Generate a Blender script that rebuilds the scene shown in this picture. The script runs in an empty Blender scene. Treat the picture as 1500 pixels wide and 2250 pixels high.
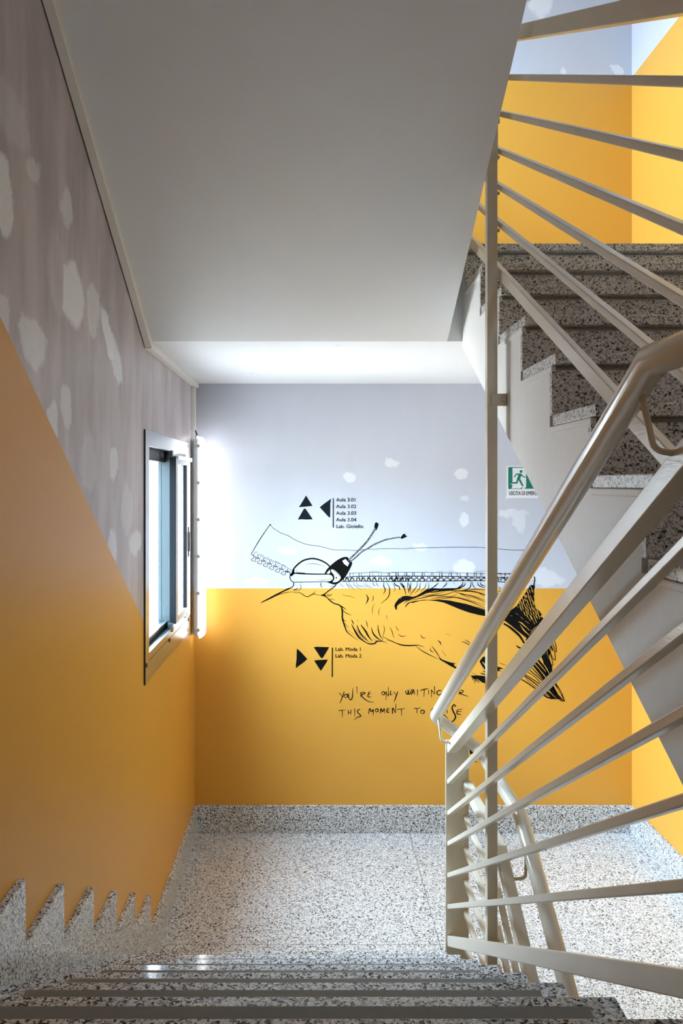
import bpy, bmesh, math, random
from mathutils import Vector, Matrix
random.seed(7)
SC = bpy.context.scene
COL = SC.collection

# ------------------------------------------------------------------ camera, daylight, exposure
EYE = 2.186                        # eye height above the lower landing
cam_data = bpy.data.cameras.new('camera')
cam = bpy.data.objects.new('camera', cam_data)
COL.objects.link(cam)
cam.location = (0, 0, EYE)
cam.rotation_euler = (math.radians(90), 0, 0)
cam_data.sensor_fit = 'VERTICAL'
cam_data.sensor_height = 36.0
cam_data.lens = 27.12
cam_data.shift_x = 0.02756
cam_data.shift_y = -0.02764
cam_data.clip_start = 0.02
SC.camera = cam

SC.view_settings.view_transform = 'Standard'
SC.view_settings.look = 'None'
SC.view_settings.gamma = 1.0
SC.view_settings.use_curve_mapping = False
SC.view_settings.exposure = 1.2

SKY = 95.0                         # overcast sky seen through the windows
TUBE = 4.6                        # fluorescent diffuser
world = bpy.data.worlds.new('world')
SC.world = world
world.use_nodes = True
bg = world.node_tree.nodes['Background']
bg.inputs['Strength'].default_value = SKY
_wn = world.node_tree
_tc = _wn.nodes.new('ShaderNodeTexCoord')
_sp = _wn.nodes.new('ShaderNodeSeparateXYZ')
_rp = _wn.nodes.new('ShaderNodeValToRGB')
_wn.links.new(_tc.outputs['Generated'], _sp.inputs[0])
_wn.links.new(_sp.outputs['Z'], _rp.inputs[0])
_wn.links.new(_rp.outputs[0], bg.inputs['Color'])
_rp.color_ramp.elements[0].position = 0.0
_rp.color_ramp.elements[0].color = (0.14, 0.14, 0.14, 1)          # ground and houses
_rp.color_ramp.elements[1].position = 1.0
_rp.color_ramp.elements[1].color = (0.655, 0.815, 1.0, 1)            # overcast sky, brightest overhead
_e = _rp.color_ramp.elements.new(0.03)
_e.color = (0.19, 0.25, 0.32, 1)


def portal(name, loc, sy, sz):
    ld = bpy.data.lights.new(name, 'AREA')
    ld.shape = 'RECTANGLE'
    ld.size, ld.size_y = sz, sy
    ld.cycles.is_portal = True
    lo = bpy.data.objects.new(name, ld)
    COL.objects.link(lo)
    lo.location = loc
    lo.rotation_euler = (0, math.radians(-90), 0)


# ------------------------------------------------------------------ dimensions (metres)
XL, XR, YB = -0.7425, 1.9975, 4.839        # left, right, back wall
YR = -1.7                                  # rear wall behind the landing
RISE, GO = 0.1675, 0.30
STOREY = 3.211
CEIL = EYE + 0.6276                        # ceiling over the lower landing
ZTOP = 6.5
ZLOW = -1.9
WY0, WY1, WZ0, WZ1 = 3.383, 4.560, 1.306, 2.425      # window frame outline
portal('window_portal', (XL - 0.18, (WY0 + WY1) / 2, (WZ0 + WZ1) / 2), 1.15, 1.1)
portal('added_window_portal', (XL - 0.18, (WY0 + WY1) / 2, (WZ0 + WZ1) / 2 + STOREY), 1.15, 1.1)


# ------------------------------------------------------------------ node helpers
def new_mat(name):
    m = bpy.data.materials.new(name)
    m.use_nodes = True
    nt = m.node_tree
    return m, nt, nt.nodes['Principled BSDF']


def nd(nt, kind, **kw):
    n = nt.nodes.new(kind)
    for k, v in kw.items():
        setattr(n, k, v)
    return n


def lk(nt, a, b):
    nt.links.new(a, b)


def val(nt, op, a, b=None, c=None, clamp=False):
    n = nd(nt, 'ShaderNodeMath', operation=op, use_clamp=clamp)
    for i, x in enumerate((a, b, c)):
        if x is None:
            continue
        if isinstance(x, (int, float)):
            n.inputs[i].default_value = x
        else:
            lk(nt, x, n.inputs[i])
    return n.outputs[0]


def mixc(nt, fac, a, b):
    n = nd(nt, 'ShaderNodeMix', data_type='RGBA')
    if isinstance(fac, (int, float)):
        n.inputs[0].default_value = fac
    else:
        lk(nt, fac, n.inputs[0])
    for i, x in ((6, a), (7, b)):
        if isinstance(x, tuple):
            n.inputs[i].default_value = (*x, 1)
        else:
            lk(nt, x, n.inputs[i])
    return n.outputs[2]


def noise(nt, vec, scale, detail=3, rough=0.5):
    n = nd(nt, 'ShaderNodeTexNoise')
    n.inputs['Scale'].default_value = scale
    n.inputs['Detail'].default_value = detail
    n.inputs['Roughness'].default_value = rough
    if vec is not None:
        lk(nt, vec, n.inputs['Vector'])
    return n


def ramp(nt, fac, stops):
    n = nd(nt, 'ShaderNodeValToRGB')
    els = n.color_ramp.elements
    while len(els) < len(stops):
        els.new(0.5)
    for e, (p, c) in zip(els, stops):
        e.position = p
        e.color = (*c, 1) if isinstance(c, tuple) else (c, c, c, 1)
    lk(nt, fac, n.inputs[0])
    return n.outputs[0]


def bump(nt, bsdf, height, strength, dist=0.002):
    b = nd(nt, 'ShaderNodeBump')
    b.inputs['Strength'].default_value = strength
    b.inputs['Distance'].default_value = dist
    lk(nt, height, b.inputs['Height'])
    lk(nt, b.outputs[0], bsdf.inputs['Normal'])


def plain(name, color, rough=0.5, metal=0.0, spec=0.5):
    m, nt, b = new_mat(name)
    tc = nd(nt, 'ShaderNodeTexCoord')
    n = noise(nt, tc.outputs['Object'], 40, 3)
    dark = tuple(c * 0.93 for c in color)
    lk(nt, mixc(nt, n.outputs['Fac'], dark, color), b.inputs['Base Color'])
    b.inputs['Roughness'].default_value = rough
    b.inputs['Metallic'].default_value = metal
    b.inputs['Specular IOR Level'].default_value = spec
    return m


YELLOW = (0.70, 0.350, 0.050)
PRIMER = (0.60, 0.575, 0.60)
FILLER = (0.83, 0.84, 0.86)


def patches(nt, vec, plane, blobs):
    """soft filler patches with ragged edges: (u, v, ru, rv, angle, strength)"""
    acc = None
    for (u, v, ru, rv, ang, st) in blobs:
        mp = nd(nt, 'ShaderNodeMapping', vector_type='TEXTURE')
        if plane == 'x':
            mp.inputs['Location'].default_value = (XL, u, v)
            mp.inputs['Rotation'].default_value = (ang, 0, 0)
            mp.inputs['Scale'].default_value = (1, ru, rv)
        else:
            mp.inputs['Location'].default_value = (u, YB, v)
            mp.inputs['Rotation'].default_value = (0, ang, 0)
            mp.inputs['Scale'].default_value = (ru, 1, rv)
        lk(nt, vec, mp.inputs['Vector'])
        ln = nd(nt, 'ShaderNodeVectorMath', operation='LENGTH')
        lk(nt, mp.outputs[0], ln.inputs[0])
        mr = nd(nt, 'ShaderNodeMapRange', interpolation_type='SMOOTHSTEP')
        mr.inputs['From Min'].default_value = 1.12
        mr.inputs['From Max'].default_value = 0.82
        mr.inputs['To Max'].default_value = st
        lk(nt, ln.outputs['Value'], mr.inputs['Value'])
        acc = mr.outputs[0] if acc is None else val(nt, 'MAXIMUM', acc, mr.outputs[0])
    return acc


def wall_paint(name, yellow_mask, plane, blobs, primer=PRIMER, streak=0.5):
    m, nt, b = new_mat(name)
    tc = nd(nt, 'ShaderNodeTexCoord')
    pos = tc.outputs['Object']
    sp = nd(nt, 'ShaderNodeSeparateXYZ')
    lk(nt, pos, sp.inputs[0])
    # warped coordinates for ragged patch edges
    nz = noise(nt, pos, 9, 5, 0.68)
    sub = nd(nt, 'ShaderNodeVectorMath', operation='SUBTRACT')
    lk(nt, nz.outputs['Color'], sub.inputs[0])
    sub.inputs[1].default_value = (0.5, 0.5, 0.5)
    sca = nd(nt, 'ShaderNodeVectorMath', operation='SCALE')
    lk(nt, sub.outputs[0], sca.inputs[0])
    sca.inputs['Scale'].default_value = 0.13
    add = nd(nt, 'ShaderNodeVectorMath', operation='ADD')
    lk(nt, pos, add.inputs[0])
    lk(nt, sca.outputs[0], add.inputs[1])
    # cloudy, vertically brushed primer
    mp = nd(nt, 'ShaderNodeMapping')
    mp.inputs['Scale'].default_value = (5, 5, 1.4)
    lk(nt, pos, mp.inputs['Vector'])
    cl = noise(nt, mp.outputs[0], 1.1, 5, 0.62)
    cloud = ramp(nt, cl.outputs['Fac'], [(0.38, 0.0), (0.62, 1.0)])
    light = tuple(min(1, c * (1.0 + .26 * streak)) for c in primer)
    darkp = tuple(c * 0.84 for c in primer)
    base = mixc(nt, val(nt, 'MULTIPLY', cloud, streak), mixc(nt, streak, primer, darkp), light)
    if blobs:
        p = patches(nt, add.outputs[0], plane, blobs)
        grain = noise(nt, pos, 130, 2)
        p2 = val(nt, 'MULTIPLY', p, val(nt, 'ADD', val(nt, 'MULTIPLY', grain.outputs['Fac'], 0.5), 0.75), clamp=True)
        base = mixc(nt, p2, base, FILLER)
    yn = noise(nt, pos, 1.6, 3)
    ycol = mixc(nt, yn.outputs['Fac'], tuple(c * 0.95 for c in YELLOW), YELLOW)
    mask = yellow_mask(nt, sp.outputs)
    col = mixc(nt, mask, base, ycol)
    lk(nt, col, b.inputs['Base Color'])
    b.inputs['Roughness'].default_value = 0.42
    b.inputs['Specular IOR Level'].default_value = 0.3
    fine = noise(nt, pos, 260, 3)
    bump(nt, b, fine.outputs['Fac'], 0.12, 0.001)
    return m


def below(nt, z, level):
    return val(nt, 'LESS_THAN', z, level)


DADO, DADO_UP = 1.529, 4.735


def mask_back(nt, o):
    lo = below(nt, o['Z'], DADO)
    up = val(nt, 'MULTIPLY', below(nt, o['Z'], DADO_UP), val(nt, 'GREATER_THAN', o['Z'], 3.0))
    return val(nt, 'MAXIMUM', lo, up)


def mask_left(nt, o):
    diag = val(nt, 'MULTIPLY_ADD', o['Y'], -0.6473, 2.583 + 0.6473 * 1.829)
    lo = val(nt, 'LESS_THAN', o['Z'], val(nt, 'MAXIMUM', diag, DADO))
    up = val(nt, 'MULTIPLY', below(nt, o['Z'], DADO_UP),
             val(nt, 'MULTIPLY', val(nt, 'GREATER_THAN', o['Z'], 3.0), val(nt, 'GREATER_THAN', o['Y'], 3.4)))
    return val(nt, 'MAXIMUM', lo, up)


def mask_right(nt, o):
    lo = below(nt, o['Z'], DADO)
    line = val(nt, 'MULTIPLY_ADD', val(nt, 'MINIMUM', o['Y'], 3.288), 0.558, DADO_UP - 0.558 * 3.288)
    up = val(nt, 'MULTIPLY', val(nt, 'LESS_THAN', o['Z'], line),
             val(nt, 'GREATER_THAN', o['Z'], val(nt, 'SUBTRACT', line, 1.75)))
    return val(nt, 'MAXIMUM', lo, up)


LEFT_BLOBS = [(1.842, 2.885, .068, .100, 0, .95), (2.05, 3.012, .055, .036, .3, .5), (2.322, 3.020, .062, .058, -.25, .6),
              (2.39, 2.770, .105, .105, 0, 1.0), (2.605, 2.775, .08, .085, -.5, .6), (2.80, 2.720, .125, .058, -.62, .95),
              (2.92, 2.640, .09, .06, -.5, .75), (2.05, 2.563, .10, .058, -.35, .65), (1.85, 2.590, .04, .045, 0, .5),
              (2.33, 2.416, .05, .066, .05, .55), (2.20, 2.360, .05, .066, -.35, .7), (2.875, 2.259, .07, .062, 0, .55),
              (3.22, 1.935, .11, .052, 0, .65), (2.85, 1.950, .075, .07, 0, .5), (1.90, 3.10, .13, .075, 0, .25),
              (3.08, 2.08, .10, .10, 0, .28), (2.55, 2.26, .10, .09, .3, .22), (2.25, 2.80, .10, .12, 0, .18)]
S = YB / 1695.0                     # one drawing unit on the back wall


def on_wall(u, v):
    return ((u - 688) * S, EYE + (1062.8 - v) * S)


def wb(u, v, ru, rv, ang=0, st=.6):
    x, z = on_wall(u, v)
    return (x, z, ru * S, rv * S, ang, st)


BACK_BLOBS = [wb(767, 1048, 18, 11), wb(863, 1018, 16, 9, 0, .55), wb(1012, 1041, 18, 12, -.3), wb(1016, 1140, 14, 18),
              wb(842, 1232, 23, 13, -.1, .65), wb(1020, 1247, 24, 16), wb(630, 1208, 20, 9, 0, .5), wb(1112, 1129, 20, 9, 0, .5),
              wb(1140, 1150, 12, 20, 0, .4), wb(925, 1203, 18, 10, 0, .4), wb(1195, 1268, 40, 20, 0, .45), wb(1020, 1095, 9, 7, 0, .4),
              wb(1186, 12, 26, 26, 0, .65), wb(1356, 153, 15, 12, 0, .7), wb(1236, 158, 6, 6, 0, .6), wb(1115, 1090, 6, 6, 0, .5),
              wb(1130, 1130, 30, 8, 0, .4), wb(560, 1275, 26, 12, 0, .5)]

M = {}
M['back'] = wall_paint('painted_back_wall', mask_back, 'y', BACK_BLOBS, primer=(0.56, 0.575, 0.635), streak=.25)
M['left'] = wall_paint('painted_left_wall', mask_left, 'x', LEFT_BLOBS, primer=(0.50, 0.445, 0.455), streak=.9)
M['right'] = wall_paint('painted_right_wall', mask_right, 'y', None, primer=(0.58, 0.58, 0.64), streak=.25)


def make_soffit():
    m, nt, b = new_mat('white_soffit_paint')
    tc = nd(nt, 'ShaderNodeTexCoord')
    pos = tc.outputs['Object']
    n1 = noise(nt, pos, 2.5, 4)
    col = mixc(nt, n1.outputs['Fac'], (0.79, 0.805, 0.82), (0.84, 0.855, 0.87))
    v = nd(nt, 'ShaderNodeTexVoronoi')
    v.inputs['Scale'].default_value = 2.6
    lk(nt, pos, v.inputs['Vector'])
    spot = ramp(nt, v.outputs['Distance'], [(0.028, 0.30), (0.05, 0.0)])
    col = mixc(nt, spot, col, (0.45, 0.43, 0.41))
    lk(nt, col, b.inputs['Base Color'])
    b.inputs['Roughness'].default_value = 0.6
    n2 = noise(nt, pos, 180, 3)
    bump(nt, b, n2.outputs['Fac'], 0.08, 0.001)
    return m


M['soffit'] = make_soffit()
M['plaster'] = plain('white_plaster_paint', (0.86, 0.855, 0.84), 0.55)


def make_granite(name, rough, scale=125.0, tint=(1, 1, 1), dk=0.0):
    m, nt, b = new_mat(name)
    tc = nd(nt, 'ShaderNodeTexCoord')
    pos = tc.outputs['Object']
    nz = noise(nt, pos, 150, 3, 0.6)
    sub = nd(nt, 'ShaderNodeVectorMath', operation='SUBTRACT')
    lk(nt, nz.outputs['Color'], sub.inputs[0])
    sub.inputs[1].default_value = (0.5, 0.5, 0.5)
    sca = nd(nt, 'ShaderNodeVectorMath', operation='SCALE')
    lk(nt, sub.outputs[0], sca.inputs[0])
    sca.inputs['Scale'].default_value = 0.0065
    add = nd(nt, 'ShaderNodeVectorMath', operation='ADD')
    lk(nt, pos, add.inputs[0])
    lk(nt, sca.outputs[0], add.inputs[1])
    t = lambda v: tuple(v * k for k in tint)
    v1 = nd(nt, 'ShaderNodeTexVoronoi')
    v1.inputs['Scale'].default_value = scale
    lk(nt, add.outputs[0], v1.inputs['Vector'])
    s1 = nd(nt, 'ShaderNodeSeparateColor')
    lk(nt, v1.outputs['Color'], s1.inputs[0])
    c1 = ramp(nt, s1.outputs[0], [(0.0, t(0.03)), (0.11 - dk, t(0.035)), (0.15 - dk, t(0.30)), (0.30 - dk, t(0.40)), (0.37 - dk, t(0.66)), (0.75, t(0.76)), (1.0, t(0.86))])
    v2 = nd(nt, 'ShaderNodeTexVoronoi')
    v2.inputs['Scale'].default_value = scale * 2.1
    lk(nt, add.outputs[0], v2.inputs['Vector'])
    s2 = nd(nt, 'ShaderNodeSeparateColor')
    lk(nt, v2.outputs['Color'], s2.inputs[0])
    dark = ramp(nt, s2.outputs[1], [(0.10, 1.0), (0.14, 0.0)])
    col = mixc(nt, val(nt, 'MULTIPLY', dark, 0.8), c1, t(0.06))
    lk(nt, col, b.inputs['Base Color'])
    b.inputs['Roughness'].default_value = rough
    b.inputs['Specular IOR Level'].default_value = 0.45
    return m


M['granite'] = make_granite('speckled_granite', 0.08, 215.0, dk=-.07)
M['granite_floor'] = make_granite('polished_granite_floor', 0.22, 175.0, dk=.04)
M['granite_face'] = make_granite('honed_granite', 0.35, 200.0, tint=(1.0, 0.96, 0.91), dk=.03)
M['grip'] = plain('anti_slip_strip', (0.25, 0.24, 0.215), 0.9, 0, .2)


def make_enamel():
    m, nt, b = new_mat('cream_gloss_enamel')
    tc = nd(nt, 'ShaderNodeTexCoord')
    pos = tc.outputs['Object']
    n1 = noise(nt, pos, 9, 4)
    col = mixc(nt, n1.outputs['Fac'], (0.64, 0.57, 0.45), (0.71, 0.65, 0.53))
    lk(nt, col, b.inputs['Base Color'])
    b.inputs['Roughness'].default_value = 0.24
    mp = nd(nt, 'ShaderNodeMapping')
    mp.inputs['Scale'].default_value = (330, 30, 260)
    lk(nt, pos, mp.inputs['Vector'])
    n2 = noise(nt, mp.outputs[0], 1.0, 3)
    bump(nt, b, n2.outputs['Fac'], 0.22, 0.0012)
    return m


M['enamel'] = make_enamel()
M['tube_enamel'] = plain('cream_tube_enamel', (0.70, 0.645, 0.535), 0.16)
M['trunking'] = plain('white_plastic_trunking', (0.84, 0.82, 0.77), 0.35)
M['fixture'] = plain('pale_grey_plastic', (0.62, 0.66, 0.67), 0.5)
M['black'] = plain('black_plastic', (0.02, 0.02, 0.022), 0.4)
M['steel'] = plain('galvanised_steel', (0.45, 0.45, 0.44), 0.4, 0.8)
M['ink'] = plain('black_wall_paint', (0.006, 0.0055, 0.005), 0.8, 0, .04)
M['ink_blue'] = plain('blue_black_wall_paint', (0.010, 0.014, 0.020), 0.8, 0, .04)
M['yellow_gap'] = plain('yellow_wall_paint', YELLOW, 0.5)
M['primer_gap'] = plain('pale_wall_paint', (0.66, 0.65, 0.70), 0.5)
M['sign_white'] = plain('white_sign_panel', (0.80, 0.81, 0.83), 0.35)
M['sign_green'] = plain('green_sign_print', (0.003, 0.18, 0.125), 0.35)
M['sign_text'] = plain('dark_sign_print', (0.03, 0.04, 0.075), 0.4)


def make_window_metal(name, col, rough, metal):
    m, nt, b = new_mat(name)
    tc = nd(nt, 'ShaderNodeTexCoord')
    n = noise(nt, tc.outputs['Object'], 30, 3)
    lk(nt, mixc(nt, n.outputs['Fac'], tuple(c * .9 for c in col), col), b.inputs['Base Color'])
    b.inputs['Roughness'].default_value = rough
    b.inputs['Metallic'].default_value = metal
    return m


M['frame'] = make_window_metal('anodised_window_frame', (0.40, 0.42, 0.43), 0.26, 0.9)
M['sash'] = make_window_metal('teal_sash_paint', (0.001, 0.011, 0.014), 0.4, 0.0)
M['sash_dark'] = make_window_metal('dark_window_profile', (0.010, 0.013, 0.014), 0.35, 0.0)
M['edge_dark'] = plain('black_profile_edge', (0.002, 0.003, 0.004), 0.6, 0, .08)
M['sash_light'] = make_window_metal('silver_sash_profile', (0.20, 0.21, 0.22), 0.35, 0.5)


def make_glass():
    m = bpy.data.materials.new('clear_window_glass')
    m.use_nodes = True
    nt = m.node_tree
    nt.nodes.clear()
    out = nd(nt, 'ShaderNodeOutputMaterial')
    tr = nd(nt, 'ShaderNodeBsdfTransparent')
    tr.inputs[0].default_value = (0.93, 0.97, 0.98, 1)
    gl = nd(nt, 'ShaderNodeBsdfGlossy')
    gl.inputs['Roughness'].default_value = 0.02
    fr = nd(nt, 'ShaderNodeFresnel')
    fr.inputs[0].default_value = 1.5
    mx = nd(nt, 'ShaderNodeMixShader')
    lk(nt, val(nt, 'MULTIPLY', fr.outputs[0], 0.6), mx.inputs[0])
    lk(nt, tr.outputs[0], mx.inputs[1])
    lk(nt, gl.outputs[0], mx.inputs[2])
    lk(nt, mx.outputs[0], out.inputs[0])
    return m


M['glass'] = make_glass()


def make_tube():
    m, nt, b = new_mat('lit_diffuser')
    b.inputs['Base Color'].default_value = (0.9, 0.92, 0.95, 1)
    b.inputs['Emission Color'].default_value = (0.92, 0.96, 1.0, 1)
    b.inputs['Emission Strength'].default_value = TUBE
    return m


M['tube'] = make_tube()


# ------------------------------------------------------------------ mesh helpers
class MB:
    def __init__(self):
        self.bm = bmesh.new()

    def box(self, x0, x1, y0, y1, z0, z1):
        vs = [self.bm.verts.new((x, y, z)) for x in (x0, x1) for y in (y0, y1) for z in (z0, z1)]
        for f in ((0, 1, 3, 2), (4, 6, 7, 5), (0, 4, 5, 1), (2, 3, 7, 6), (0, 2, 6, 4), (1, 5, 7, 3)):
            self.bm.faces.new([vs[i] for i in f])
        return self

    def prism(self, yz, x0, x1):
        """outline in the Y-Z plane extruded along X"""
        a = [self.bm.verts.new((x0, y, z)) for y, z in yz]
        b = [self.bm.verts.new((x1, y, z)) for y, z in yz]
        n = len(yz)
        self.bm.faces.new(a)
        self.bm.faces.new(b[::-1])
        for i in range(n):
            self.bm.faces.new((a[i], b[i], b[(i + 1) % n], a[(i + 1) % n]))
        return self

    def bar(self, path, x0, x1, h):
        """flat bar of height h whose centre line runs along path in the Y-Z plane, mitred at bends"""
        P = [Vector(p) for p in path]
        up, dn = [], []
        for i, p in enumerate(P):
            d0 = (P[i] - P[i - 1]).normalized() if i else None
            d1 = (P[i + 1] - P[i]).normalized() if i < len(P) - 1 else None
            d0 = d0 or d1
            d1 = d1 or d0
            n0, n1 = Vector((-d0.y, d0.x)), Vector((-d1.y, d1.x))
            n = (n0 + n1).normalized()
            k = (h / 2) / max(0.3, n.dot(n0))
            up.append(p + n * k)
            dn.append(p - n * k)
        return self.prism([tuple(v) for v in up + dn[::-1]], x0, x1)

    def tube(self, pts, r, seg=20, close=True):
        P = [Vector(p) for p in pts]
        rings = []
        ref = Vector((1, 0, 0)) if abs((P[1] - P[0]).normalized().x) < .9 else Vector((0, 0, 1))
        prev = None
        for i, p in enumerate(P):
            d0 = (P[i] - P[i - 1]).normalized() if i else None
            d1 = (P[i + 1] - P[i]).normalized() if i < len(P) - 1 else None
            d0 = d0 or d1
            d1 = d1 or d0
            t = (d0 + d1).normalized()
            u = (prev if prev is not None else ref)
            u = (u - t * u.dot(t)).normalized()
            prev = u
            w = t.cross(u)
            k = 1.0 / max(0.5, t.dot(d0))
            bis = (d1 - d0)
            ring = []
            for j in range(seg):
                a = 2 * math.pi * j / seg
                o = u * math.cos(a) * r + w * math.sin(a) * r
                if bis.length > 1e-6:
                    bb = bis.normalized()
                    o = o + bb * o.dot(bb) * (k - 1)
                ring.append(self.bm.verts.new(p + o))
            rings.append(ring)
        for a, b in zip(rings, rings[1:]):
            for j in range(seg):
                f = self.bm.faces.new((a[j], a[(j + 1) % seg], b[(j + 1) % seg], b[j]))
                f.smooth = True
        if close:
            self.bm.faces.new(rings[0][::-1])
            self.bm.faces.new(rings[-1])
        return self

    def disc(self, c, axis, r, h, seg=16):
        c = Vector(c)
        a = Vector(axis).normalized()
        return self.tube([c, c + a * h], r, seg)

    def build(self, name, mat, parent=None, bevel=0.0, segs=2):
        bmesh.ops.recalc_face_normals(self.bm, faces=self.bm.faces)
        me = bpy.data.meshes.new(name)
        self.bm.to_mesh(me)
        self.bm.free()
        o = bpy.data.objects.new(name, me)
        COL.objects.link(o)
        me.materials.append(mat)
        if parent:
            o.parent = parent
            o.matrix_parent_inverse = Matrix.Translation(-parent_world(parent))
        if bevel:
            md = o.modifiers.new('bevel', 'BEVEL')
            md.width = bevel
            md.segments = segs
            md.limit_method = 'ANGLE'
            md.angle_limit = math.radians(40)
        return o


def parent_world(o):
    v = Vector(o.location)
    while o.parent:
        v = v + o.matrix_parent_inverse.translation
        o = o.parent
        v = v + Vector(o.location)
    return v


def tag(o, label=None, cat=None, group=None, kind=None):
    if label:
        o['label'] = label
    if cat:
        o['category'] = cat
    if group:
        o['group'] = group
    if kind:
        o['kind'] = kind
    return o


def thing(name, loc, label, cat, group=None, kind=None):
    o = bpy.data.objects.new(name, None)
    o.empty_display_size = 0.1
    COL.objects.link(o)
    o.location = loc
    return tag(o, label, cat, group, kind)


def copy_tree(o, parent=None):
    c = o.copy()
    COL.objects.link(c)
    if parent:
        c.parent = parent
        c.matrix_parent_inverse = o.matrix_parent_inverse.copy()
    for ch in [k for k in bpy.data.objects if k.parent == o]:
        copy_tree(ch, c)
    return c


def fillet(pts, rad, n=6):
    P = [Vector(p) for p in pts]
    out = [P[0]]
    for i in range(1, len(P) - 1):
        a, b, c = P[i - 1], P[i], P[i + 1]
        r = rad[i] if isinstance(rad, dict) and i in rad else (0 if isinstance(rad, dict) else rad)
        if r <= 0:
            out.append(b)
            continue
        p, q = b + (a - b).normalized() * r, b + (c - b).normalized() * r
        for j in range(n + 1):
            t = j / n
            out.append(p * (1 - t) ** 2 + b * 2 * t * (1 - t) + q * t * t)
    out.append(P[-1])
    return out


# ------------------------------------------------------------------ setting: walls, floors, ceilings
T = 0.16
b = MB()
oy0, oy1, oz0, oz1 = WY0 + .03, WY1 - .03, WZ0 + .03, WZ1 - .03
b.box(XL - T, XL, YR - T, oy0, ZLOW, ZTOP).box(XL - T, XL, oy1, YB + T, ZLOW, ZTOP)
b.box(XL - T, XL, oy0, oy1, ZLOW, oz0).box(XL - T, XL, oy0, oy1, oz1, oz0 + STOREY).box(XL - T, XL, oy0, oy1, oz1 + STOREY, ZTOP)
tag(b.build('wall_left', M['left']), 'left wall, yellow below a slanting line and patched mauve primer above', 'wall', kind='structure')
tag(MB().box(XL, XR, YB, YB + T, ZLOW, ZTOP).build('wall_back', M['back']),
    'back wall, pale lavender above and yellow below a level line', 'wall', kind='structure')
tag(MB().box(XR, XR + T, YR - T, YB + T, ZLOW, ZTOP).build('wall_right', M['right']),
    'right wall, bright yellow with a pale upper part', 'wall', kind='structure')
tag(MB().box(XL, XR, YR - T, YR, ZLOW, ZTOP).build('wall_rear', M['right']), 'rear wall behind the landing', 'wall', kind='structure')
tag(MB().box(XL - T, XR + T, YR - T, YB + T, ZTOP, ZTOP + .2).build('ceiling', M['soffit']),
    'white ceiling at the top of the stairwell', 'ceiling', kind='structure')
tag(MB().box(XL, XR, YR, YB, ZLOW - .2, ZLOW).build('floor', M['granite_floor']), 'granite floor at the bottom of the stairwell', 'floor', kind='structure')
# lower landing in big granite slabs with hairline joints
g = .0012
b = MB()
b.box(XL, .60 - g, 3.20, 3.658 - g, -.20, 0).box(XL, .60 - g, 3.658 + g, YB, -.20, 0)
b.box(.60 + g, XR, 3.08, 3.33 - g, -.20, 0).box(.60 + g, XR, 3.33 + g, YB, -.20, 0)
tag(b.build('floor', M['granite_floor']), 'speckled granite floor of the lower landing', 'floor', kind='structure')
Z0L = EYE - .6104
tag(MB().box(XL, XR, YR, .60, Z0L - .30, Z0L).build('floor', M['granite_floor']), 'granite floor of the landing nearest the camera', 'floor', kind='structure')
ZUP = EYE + 1.025
tag(MB().box(XL, XR, 3.401, YB, CEIL, ZUP - .03).build('ceiling', M['soffit']),
    'flat white ceiling strip over the lower landing', 'ceiling', kind='structure')
tag(MB().box(XL, XR, 3.31, YB, ZUP - .03, ZUP).build('floor', M['granite_floor']), 'granite floor of the upper landing', 'floor', kind='structure')

# skirtings
BBT = .018
tag(MB().box(XL, XR, YB - BBT, YB, 0, .172).build('baseboard_back', M['granite'], bevel=.0015), 'granite skirting along the back wall', 'skirting', kind='structure')
tag(MB().box(XR - BBT, XR, 3.2, YB - BBT, 0, .172).build('baseboard_right', M['granite'], bevel=.0015), 'granite skirting along the right wall', 'skirting', kind='structure')
YT, ZT = 3.4395, EYE - 1.8307
prof = [(YB - BBT, 0), (YB - BBT, .172), (YT, .172)]
for i in range(0, 9):
    prof += [(YT - GO * i, ZT + RISE * i), (YT - GO * (i + 1), ZT + RISE * i)]
prof += [(YT - GO * 9, ZT + RISE * 9 - .42), (3.25, -.0)]
tag(MB().prism(prof, XL, XL + .0205).build('baseboard_left', M['granite'], bevel=.0015),
    'stepped saw-tooth granite skirting along the left wall', 'skirting', kind='structure')

# ------------------------------------------------------------------ stair flights
def nose_left(k):
    return 1.423 + GO * k, EYE - .9454 - RISE * k


def nose_right(k):
    return 1.788 + GO * k, EYE + .1875 + RISE * k


XTL = .5564
fl = thing('stair_flight', (0, 2.2, 0), 'granite stair flight going down in the foreground to the lower landing', 'stairs')
for k in range(-2, 7):
    y, z = nose_left(k)
    back = .325 if k > -2 else .24
    t = MB().box(XL + .0205, XTL, y - back, y, z - .03, z).build('tread', M['granite'], fl, bevel=.003)
    MB().box(-.63, .497, y - .066, y - .029, z - .001, z + .0012).build('grip_strip', M['grip'], t)
    zb = nose_left(k + 1)[1] if k < 6 else 0
    MB().box(XL + .0205, XTL - .004, y - .045, y - .025, zb, z - .03).build('riser', M['granite_face'], fl)
saw = [(3.178, -.2)]
for k in range(6, -3, -1):
    y, z = nose_left(k)
    zb = nose_left(k + 1)[1] - .03 if k < 6 else -.001
    saw += [(y - .045, zb), (y - .045, z - .03)]
saw += [(.60, Z0L - .03), (.60, Z0L - .30), (.75, Z0L - .32)]
MB().prism(saw, XL + .0205, XTL - .008).build('stair_slab', M['plaster'], fl)

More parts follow.
